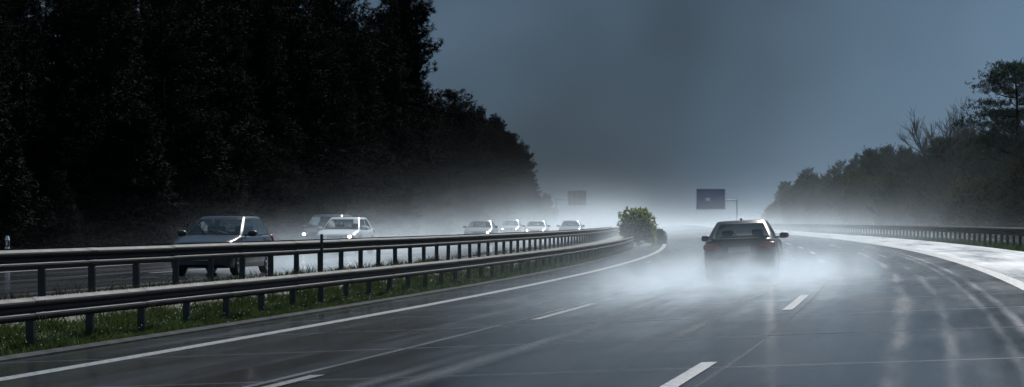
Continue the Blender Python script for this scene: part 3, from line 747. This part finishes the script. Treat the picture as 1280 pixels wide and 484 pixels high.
PROTO = {}
def reg(key, trunk, v, f, m): PROTO[key] = (trunk, mesh_of('crown', v, f, [m]) if v is not None else None)
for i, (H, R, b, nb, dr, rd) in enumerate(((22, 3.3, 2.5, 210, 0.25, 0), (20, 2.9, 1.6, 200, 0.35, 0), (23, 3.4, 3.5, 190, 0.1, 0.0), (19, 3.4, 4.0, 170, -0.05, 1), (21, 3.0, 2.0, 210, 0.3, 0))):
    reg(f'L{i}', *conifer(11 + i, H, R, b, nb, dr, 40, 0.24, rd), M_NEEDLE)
for i, (H, R, b, nb, dr, rd) in enumerate(((10.5, 2.3, 0.8, 130, 0.1, 1), (11.5, 2.2, 0.8, 140, 0.2, 0), (9.0, 2.6, 0.6, 130, 0.0, 1))):
    reg(f'R{i}', *conifer(41 + i, H, R, b, nb, dr, 30, 0.22, rd, 0.0, 11, 0.24), M_NEEDLE2)
reg('S0', *conifer(61, 6.5, 1.9, 0.25, 120, 0.2, 24, 0.22, 0), M_NEEDLE)
reg('PINE', *clump_pine(5, 12.5, 3.0, 0.6), M_NEEDLE2)
reg('PINE2', *clump_pine(6, 11.0, 3.6, -0.4), M_NEEDLE2)
for i in range(2): reg(f'O{i}', *leafy(70 + i, 6.0, 2.4, 0.3, 1500, 0.30)[:3], M_LEAF)
for i in range(2):
    a = leafy(82 + i, 12.0, 3.0, 3.0, 0, 0.3, True); PROTO[f'B{i}'] = (a[0], None)
def tree(name, key, s, u, scale, label, group, rotz=None, cat='tree', sx=1.0):
    x, y = P(s, u); z = float(z_ground(u)) - 0.05
    t = thing(name, label, cat, (x, y, z), (0, 0, rng.uniform(0, 6.28) if rotz is None else rotz), group)
    t.scale = (scale * sx, scale * sx, scale)
    tr, cr = PROTO[key]
    add('trunk', tr, t)
    if cr is not None: add('crown', cr, t)
    return t
# left forest: placed rows, behind the far verge of the opposite carriageway
GL = 'dark conifers of the forest on the left'
LBL = 'dark conifer in the black forest wall beyond the oncoming lanes'
def col_of(s, u): x, y = P(s, u); return 640 + FPX * x / y
def height_to(row, s, u): x, y = P(s, u); return float(CAM_H + (HOR - row) * y / FPX - z_ground(u))
def top_of(me): a = np.zeros(len(me.vertices) * 3, np.float32); me.vertices.foreach_get('co', a); return float(a[2::3].max())
PH = {k: max(top_of(m_) for m_ in v_ if m_ is not None) for k, v_ in PROTO.items()}
# outline of the left forest in the photograph: column -> highest row a tree may reach
OL = ([0, 398, 418, 419, 470, 471, 515, 517, 540, 595, 615, 640, 655, 664, 670, 676], [-150, -80, -60, 16, 16, -60, -60, 112, 116, 120, 138, 160, 184, 205, 240, 265])
keys = ['L0', 'L1', 'L2', 'L4', 'L3']
nL = 0
for row, (u, s0, s1, step) in enumerate(((-31.5, 64, 430, 5.0), (-35.5, 62, 420, 5.6), (-40.5, 66, 330, 6.0), (-46, 70, 300, 7.0), (-53, 78, 150, 7.0))):
    s = s0
    while s < s1:
        su, uu = s + rng.normal(0, 0.8), u + rng.normal(0, 0.9)
        c = col_of(su, uu); lim = float(np.interp(c, *OL))
        hmax = height_to(lim, su, uu)
        k = keys[rng.integers(0, 5)]
        want = min(hmax * rng.uniform(0.72, 1.0), rng.uniform(18, 25))
        if c > -70 and want > 3:
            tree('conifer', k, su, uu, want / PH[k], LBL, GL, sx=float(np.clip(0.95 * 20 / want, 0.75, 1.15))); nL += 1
        s += step * rng.uniform(0.8, 1.25) * (1 + max(0, s - 200) / 300)
for k in range(34):   # young growth along the forest edge
    s = 62 + k * 6.0 * (1 + k / 60); u = -29.3 + rng.normal(0, 0.6)
    tree('young_conifer', 'S0', s, u, rng.uniform(0.5, 1.0), 'low young conifer at the foot of the left forest edge', 'young conifers at the forest edge', sx=1.25); nL += 1
for k in range(40):   # understorey deeper among the trunks
    s = 62 + k * 3.4; u = (-36.5, -42.0)[k % 2] + rng.normal(0, 0.7)
    tree('young_conifer', 'S0', s, u, rng.uniform(0.7, 1.15), 'young conifer in the dark understorey deeper in the left forest', 'young conifers deeper in the forest', sx=1.35)
# silhouette trees
for c, top, u, k, lab, sx in ((500, -130, -32.0, 'L0', 'tallest ragged conifer where the left forest meets the sky', 1.25), (412, -90, -33, 'L2', 'tall conifer left of the small gap of sky', 1.0),
                          (570, 108, -31.5, 'L3', 'rounded dark conifer stepping down right of the tallest', 1.2), (658, 186, -32.0, 'L1', 'last small conifer at the right end of the left forest', 1.2), (617, 140, -31.5, 'L4', 'dark conifer midway down the sloping end of the left forest', 1.2)):
    s = s_at_column(c, u); h = height_to(top, s, u)
    tree('conifer', k, s, u, h / PH[k], lab, GL, sx=sx * float(np.clip(18 / h, 0.8, 1.5)))
# right side
GR = 'trees on the right roadside'
OR = ([950, 963, 997, 1024, 1067, 1110, 1142, 1175, 1200, 1215, 1225, 1280, 1400], [262, 248, 205, 208, 189, 170, 176, 166, 152, 146, 150, 128, 110])
nR = 0
for row, (u, s0, s1, step) in enumerate(((11.5, 112, 400, 5.0), (14.5, 110, 400, 5.5), (18.5, 112, 390, 6.0), (24, 118, 380, 7.0))):
    s = s0
    while s < s1:
        su, uu = s + rng.normal(0, 0.8), u + rng.normal(0, 0.8)
        c = col_of(su, uu); lim = float(np.interp(c, *OR)); hmax = height_to(lim, su, uu)
        k = ['R0', 'R1', 'R2', 'R0', 'O0'][rng.integers(0, 5)] if row else ['R2', 'O1', 'R0', 'O0', 'R1'][rng.integers(0, 5)]
        want = hmax * rng.uniform(0.62, 1.0) * (0.8 if row == 0 else 1.0)
        if k[0] == 'O': want = min(want, rng.uniform(5, 8))
        if 900 < c < 1340 and want > 2:
            sx = float(np.clip(0.85 * PH[k] / want, 0.65, 1.2))
            if k[0] == 'O': tree('leafy_tree', k, su, uu, want / PH[k], 'dull olive leafy tree among the conifers behind the right guardrail', GR, sx=sx)
            else: tree('conifer', k, su, uu, want / PH[k], 'dark conifer in the tree belt behind the right guardrail', GR, sx=sx)
            nR += 1
        s += step * rng.uniform(0.8, 1.25) * (1 + max(0, s - 200) / 300)
for c, top, u, k, lab, sx, rz in ((1274, 72, 13.0, 'PINE', 'tall pine with layered branches at the right edge of the view', 1.15, 2.0), (1300, 66, 15.0, 'PINE2', 'pine partly cut off by the right edge, behind the layered pine', 0.9, 0.4),
                              (1165, 128, 17.0, 'B0', 'bare leafless tree rising over the belt, left of the pair', 1.0, 0.3), (1212, 118, 18.5, 'B1', 'bare leafless tree nearer the tall pine', 1.0, 1.0)):
    s = s_at_column(c, u); h = height_to(top, s, u)
    tree('pine' if k[0] == 'P' else 'bare_tree', k, s, u, h / PH[k], lab, GR, rz, sx=sx)
print('TREES', nL, nR)

# median bush
tr, v, f, _ = leafy(91, 3.0, 1.45, 0.15, 900, 0.26)
def bush_at(c, srow, u, H, key, label, name='bush', sx=1.0):
    x, y = P(srow, u)
    t = thing(name, label, 'bush', (x, y, float(z_ground(u))), (0, 0, 0.7)); t.scale = (H / 3 * sx, H / 3 * sx, H / 3)
    add('stems', tr, t); add('foliage', mesh_of('foliage', v, f, [key]), t)
ub = u_at(797, 142.0)
bush_at(797, 142.0, ub, height_to(258, 142.0, ub) * 0.89, M_BUSH, 'green leafy bush growing in the median behind the guardrail')
ub = u_at(823, 150.0)
bush_at(823, 150.0, ub, height_to(287.5, 150.0, ub), M_NEEDLE2, 'small dark clipped shrub where the edge line bends away', 'shrub')

# grass
def blades(n, s0, s1, u0, u1, h0, h1, r, near_bias=1.0):
    s = s0 + (s1 - s0) * r.uniform(0, 1, n) ** near_bias; u = r.uniform(u0, u1, n)
    cl = np.sin(s * 2.1 + u * 3) * np.sin(s * 0.83 - u * 5) * 0.35 + 0.75
    x, y = P(s, u); z = z_ground(u) - 0.02
    hh = r.uniform(h0, h1, n) * cl; az = r.uniform(0, 6.28, n); w = r.uniform(0.004, 0.009, n) * (1 + s / 50)
    b = np.column_stack([x, y, z]); sd = np.column_stack([np.cos(az), np.sin(az), np.zeros(n)]) * w[:, None]
    ln = np.column_stack([r.normal(0, 0.35, n), r.normal(0, 0.35, n), np.ones(n)]) * hh[:, None]
    mid = b + ln * 0.55; tip = b + ln * np.array([1.5, 1.5, 1.0])
    V = np.stack([b - sd, b + sd, mid + sd * 0.7, mid - sd * 0.7, tip], 1).reshape(-1, 3)
    k = np.arange(n)[:, None] * 5
    return V, np.concatenate([k + [0, 1, 2], k + [0, 2, 3], k + [3, 2, 4]])
def join(parts):
    V = []; F = []; n = 0
    for v_, f_ in parts: V.append(v_); F.append(f_ + n); n += len(v_)
    return np.concatenate(V), np.concatenate(F)
M_GRASS = leaf_material('grass', (0.052, 0.076, 0.025), 0.25)
M_DRYGRASS = leaf_material('dry_grass', (0.05, 0.048, 0.03), 0.2)
r = np.random.default_rng(3)
v1, f1 = join([blades(34000, 14, 45, -12.75, -11.68, 0.08, 0.26, r), blades(30000, 45, 130, -12.75, -11.68, 0.10, 0.26, r, 1.3), blades(9000, 14, 60, -14.0, -12.7, 0.06, 0.2, r)])
tag(add('grass', mesh_of('grass', v1, f1, [M_GRASS])), 'short wet green grass under the median guardrail', kind='stuff')
v1, f1 = join([blades(4500, 24, 150, -14.9, -14.3, 0.08, 0.36, r)])
tag(add('dry_grass', mesh_of('dry_grass', v1, f1, [M_DRYGRASS])), 'sparse dry stalks along the foot of the double guardrail', kind='stuff')
v1, f1 = join([blades(26000, 56, 200, 4.35, 8.5, 0.1, 0.3, r, 1.4)])
tag(add('verge_grass', mesh_of('verge_grass', v1, f1, [M_GRASS])), 'rough grass on the right verge around the guardrail', kind='stuff')
n = 420
s_, u_ = r.uniform(15, 60, n), r.uniform(-12.6, -11.7, n); x_, y_ = P(s_, u_); z_ = z_ground(u_) + r.uniform(0.08, 0.2, n)
c = np.column_stack([x_, y_, z_]); q = 0.011
V = np.stack([c + np.array(d) * q for d in ((1, 0, 0), (0, 1, 0), (-1, 0, 0), (0, -1, 0), (0, 0, 1), (0, 0, -1))], 1).reshape(-1, 3)
k = np.arange(n)[:, None] * 6
F = np.concatenate([k + list(t_) for t_ in ((0, 1, 4), (1, 2, 4), (2, 3, 4), (3, 0, 4), (1, 0, 5), (2, 1, 5), (3, 2, 5), (0, 3, 5))])
tag(add('white_specks', mesh_of('white_specks', V, F, [simple('speck_white', (0.7, 0.7, 0.68), 0.4)])), 'tiny white specks dotted through the median grass', kind='stuff')  # small white specks scattered through the grass

# ------------------------------------------------------------------ spray thrown up by the traffic
def volume_material(name, build, aniso=0.45, col=(0.80, 0.91, 1.0)):
    m = bpy.data.materials.new(name); m.use_nodes = True; n, l = m.node_tree.nodes, m.node_tree.links
    n.clear(); out = n.new('ShaderNodeOutputMaterial'); pv = n.new('ShaderNodeVolumePrincipled')
    pv.inputs['Color'].default_value = (*col, 1); pv.inputs['Anisotropy'].default_value = aniso
    g = n.new('ShaderNodeNewGeometry'); l.new(build(n, l, g.outputs['Position']), pv.inputs['Density']); l.new(pv.outputs['Volume'], out.inputs['Volume'])
    return m
yy = np.linspace(10, 480, 200); xx = np.interp(yy, _Y, _X); PC = np.polyfit(yy / 100, xx, 4)
def u_node(n, l, X, Y):
    y = math_node(n, l, 'MULTIPLY', Y, 0.01); acc = None
    for c in PC:
        acc = float(c) if acc is None else math_node(n, l, 'ADD', math_node(n, l, 'MULTIPLY', acc, y) if not isinstance(acc, float) else math_node(n, l, 'MULTIPLY', y, acc), float(c))
    return math_node(n, l, 'SUBTRACT', X, acc)
def ramp(n, l, v, pts, interp='LINEAR'):
    lo, hi = pts[0][0], pts[-1][0]
    mr = n.new('ShaderNodeMapRange'); mr.inputs['From Min'].default_value = lo; mr.inputs['From Max'].default_value = hi; l.new(v, mr.inputs['Value'])
    top = max(p[1] for p in pts)
    cr = n.new('ShaderNodeValToRGB'); cr.color_ramp.interpolation = interp
    els = cr.color_ramp.elements
    els[0].color = (pts[0][1] / top,) * 3 + (1,); els[1].color = (pts[-1][1] / top,) * 3 + (1,)
    for a, b_ in pts[1:-1]: els.new((a - lo) / (hi - lo)).color = (b_ / top,) * 3 + (1,)
    l.new(mr.outputs['Result'], cr.inputs['Fac'])
    return math_node(n, l, 'MULTIPLY', cr.outputs['Color'], top)
def mist_density(n, l, pos):
    sp = n.new('ShaderNodeSeparateXYZ'); l.new(pos, sp.inputs['Vector']); X, Y, Z = sp.outputs
    U = u_node(n, l, X, Y)
    g = ramp(n, l, Y, [(45, 0.0), (60, 0.0006), (80, 0.0035), (110, 0.012), (170, 0.021), (300, 0.021), (450, 0.016)])
    hs = ramp(n, l, Y, [(45, 0.5), (120, 1.05), (250, 1.35), (450, 1.1)])
    zz_ = math_node(n, l, 'MAXIMUM', math_node(n, l, 'ADD', Z, 0.1), 0.0)
    fall = math_node(n, l, 'EXPONENT', math_node(n, l, 'MULTIPLY', math_node(n, l, 'DIVIDE', zz_, hs), -1.0))
    side = ramp(n, l, U, [(-34, 0.0), (-27, 0.8), (-19, 1.5), (-14, 1.0), (-11, 0.38), (-4, 0.34), (1, 0.65), (6, 0.85), (10, 0.45), (18, 0.0)])
    mp = n.new('ShaderNodeMapping'); mp.inputs['Scale'].default_value = (0.11, 0.045, 0.28); l.new(pos, mp.inputs['Vector'])
    nz = n.new('ShaderNodeTexNoise'); nz.inputs['Scale'].default_value = 1.0; nz.inputs['Detail'].default_value = 2; l.new(mp.outputs['Vector'], nz.inputs['Vector'])
    pf = n.new('ShaderNodeMapRange'); pf.inputs['From Min'].default_value = 0.3; pf.inputs['From Max'].default_value = 0.7
    pf.inputs['To Min'].default_value = 0.2; pf.inputs['To Max'].default_value = 1.9; l.new(nz.outputs['Fac'], pf.inputs['Value'])
    d = math_node(n, l, 'MULTIPLY', math_node(n, l, 'MULTIPLY', g, fall), math_node(n, l, 'MULTIPLY', side, pf.outputs['Result']))
    # thin drizzle drifting off the road to the right
    d2 = math_node(n, l, 'MULTIPLY', ramp(n, l, U, [(-14, 0.0), (2, 0.03), (9, 1.0), (15, 0.8), (24, 0.0)]), ramp(n, l, Y, [(60, 0.0), (130, 0.0010), (450, 0.0012)]))
    f2 = math_node(n, l, 'EXPONENT', math_node(n, l, 'MULTIPLY', zz_, -1.0 / 5.5))
    d3 = math_node(n, l, 'MULTIPLY', ramp(n, l, U, [(-9.5, 0.0), (-5.5, 0.9), (-2.5, 1.0), (2.0, 0.0)]), ramp(n, l, Y, [(13, 0.0), (24, 0.0012), (34, 0.012), (48, 0.016), (75, 0.0)]))
    d3 = math_node(n, l, 'MULTIPLY', math_node(n, l, 'MULTIPLY', d3, pf.outputs['Result']), math_node(n, l, 'EXPONENT', math_node(n, l, 'MULTIPLY', math_node(n, l, 'MAXIMUM', math_node(n, l, 'ADD', Z, 0.2), 0.0), -1.0 / 0.45)))
    d = math_node(n, l, 'ADD', d, d3)
    return math_node(n, l, 'ADD', d, math_node(n, l, 'MULTIPLY', d2, math_node(n, l, 'MULTIPLY', f2, pf.outputs['Result'])))
def ring_volume(name, s0, s1, us, z0, z1, m, label, ds=10.0):
    ss = np.arange(s0, s1 + 0.1, ds); v = []
    for a in ss:
        for u, z in ((us[0], z0), (us[1], z0), (us[1], z1), (us[0], z1)):
            x, y = P(a, u); v.append((x, y, z))
    k = len(ss); f = [(i * 4 + j, i * 4 + (j + 1) % 4, i * 4 + 4 + (j + 1) % 4, i * 4 + 4 + j) for i in range(k - 1) for j in range(4)]
    f += [(3, 2, 1, 0), (k * 4 - 4, k * 4 - 3, k * 4 - 2, k * 4 - 1)]
    f = [q[::-1] for q in f]
    o = tag(add(name, mesh_of(name, v, f, [m])), label, kind='stuff'); return o
ring_volume('mist', 14, 446, (-34, 24), -0.9, 20, volume_material('spray_mist', mist_density), 'sunlit spray hanging over the wet carriageways ahead')

def far_density(n, l, pos):
    sp = n.new('ShaderNodeSeparateXYZ'); l.new(pos, sp.inputs['Vector']); X, Y, Z = sp.outputs
    U = u_node(n, l, X, math_node(n, l, 'MINIMUM', Y, 480.0))
    U = math_node(n, l, 'SUBTRACT', U, math_node(n, l, 'MULTIPLY', math_node(n, l, 'MAXIMUM', math_node(n, l, 'SUBTRACT', Y, 480.0), 0.0), 0.0745))
    side = ramp(n, l, U, [(-60, 0.0), (-25, 0.8), (-12, 1.0), (8, 0.8), (45, 0.0)])
    g = ramp(n, l, Y, [(436, 0.0), (520, 0.0026), (900, 0.0034)])
    fall = math_node(n, l, 'EXPONENT', math_node(n, l, 'MULTIPLY', math_node(n, l, 'MAXIMUM', Z, 0.0), -1.0 / 4.0))
    mp = n.new('ShaderNodeMapping'); mp.inputs['Scale'].default_value = (0.05, 0.015, 0.1); l.new(pos, mp.inputs['Vector'])
    nz = n.new('ShaderNodeTexNoise'); nz.inputs['Scale'].default_value = 1.0; nz.inputs['Detail'].default_value = 2; l.new(mp.outputs['Vector'], nz.inputs['Vector'])
    pf = math_node(n, l, 'MULTIPLY', math_node(n, l, 'MAXIMUM', math_node(n, l, 'SUBTRACT', nz.outputs['Fac'], 0.22), 0.0), 3.4)
    return math_node(n, l, 'MULTIPLY', math_node(n, l, 'MULTIPLY', g, fall), math_node(n, l, 'MULTIPLY', side, pf))
ring_volume('mist', 446.5, 906, (-60, 45), -0.9, 45, volume_material('far_mist', far_density), 'pale mist rising over the road far beyond the signs', 20.0)
def plume(name, label, s, u, z, oncoming, length, width, height, dens, seed):
    """spray trailing behind a car: thickest behind the wheels, thinning upwards and away"""
    x, y = P(s, u); th = float(heading(s))
    ang = (math.pi - th) if oncoming else -th
    ca, sa = math.cos(ang), math.sin(ang)
    def dens_nodes(n, l, pos):
        tc = n.new('ShaderNodeTexCoord'); pos = tc.outputs['Object']
        sp = n.new('ShaderNodeSeparateXYZ'); l.new(pos, sp.inputs['Vector']); X, Y, Z = sp.outputs
        back = math_node(n, l, 'MULTIPLY', Y, -1.0)
        al = ramp(n, l, back, [(-2.6, 0.0), (0.0, 0.0), (1.8, 0.35), (3.2, 1.0), (length * 0.55, 0.4), (length, 0.0)] if oncoming else [(-2.6, 0.0), (-1.2, 0.5), (1.0, 0.9), (2.6, 1.0), (length * 0.5, 0.3), (length, 0.0)])
        rr_ = math_node(n, l, 'DIVIDE', math_node(n, l, 'ABSOLUTE', X), width)
        ac = ramp(n, l, rr_, [(0, 1.0), (0.45, 0.85), (0.75, 0.3), (1.0, 0.0)], 'EASE')
        zq = math_node(n, l, 'DIVIDE', math_node(n, l, 'MAXIMUM', Z, 0.0), height)
        hz = math_node(n, l, 'EXPONENT', math_node(n, l, 'MULTIPLY', math_node(n, l, 'MULTIPLY', zq, zq), -1.0))
        mp = n.new('ShaderNodeMapping'); mp.inputs['Location'].default_value = (seed, 0, 0); mp.inputs['Scale'].default_value = (1.6, 0.42, 2.0); l.new(pos, mp.inputs['Vector'])
        nz = n.new('ShaderNodeTexNoise'); nz.inputs['Scale'].default_value = 1.0; nz.inputs['Detail'].default_value = 4; nz.inputs['Distortion'].default_value = 0.6; l.new(mp.outputs['Vector'], nz.inputs['Vector'])
        pf = n.new('ShaderNodeMapRange'); pf.inputs['From Min'].default_value = 0.32; pf.inputs['From Max'].default_value = 0.68
        pf.inputs['To Min'].default_value = 0.08; pf.inputs['To Max'].default_value = 2.0; l.new(nz.outputs['Fac'], pf.inputs['Value'])
        return math_node(n, l, 'MULTIPLY', math_node(n, l, 'MULTIPLY', math_node(n, l, 'MULTIPLY', al, ac), math_node(n, l, 'MULTIPLY', hz, pf.outputs['Result'])), dens)
    m = volume_material(name, dens_nodes)
    try: m.cycles.volume_step_rate = 0.6
    except Exception: pass
    b = MB(); H = height * 2.3
    b.box((0, (2.6 - length) / 2, H / 2 - 0.15), (width * 2, length + 2.6, H + 0.3))
    o = b.build(name, m); o.location = (x, y, z); o.rotation_euler = (0, 0 if oncoming else -math.atan(TILT), ang)
    tag(o, label, kind='stuff')
plume('spray', 'white spray boiling up behind the dark sedan ahead', ahead_s, ahead_u, float(z_road(ahead_u)), False, 20.0, 3.5, 0.49, 0.34, 0.0)
plume('spray', 'spray trailing from the navy hatchback', 48.0, -17.1, Z_OPP, True, 28.0, 2.6, 0.8, 0.12, 3.0)
plume('spray', 'spray trailing from the white hatchback', 80.0, -21.3, Z_OPP, True, 30.0, 3.0, 1.2, 0.06, 5.0)
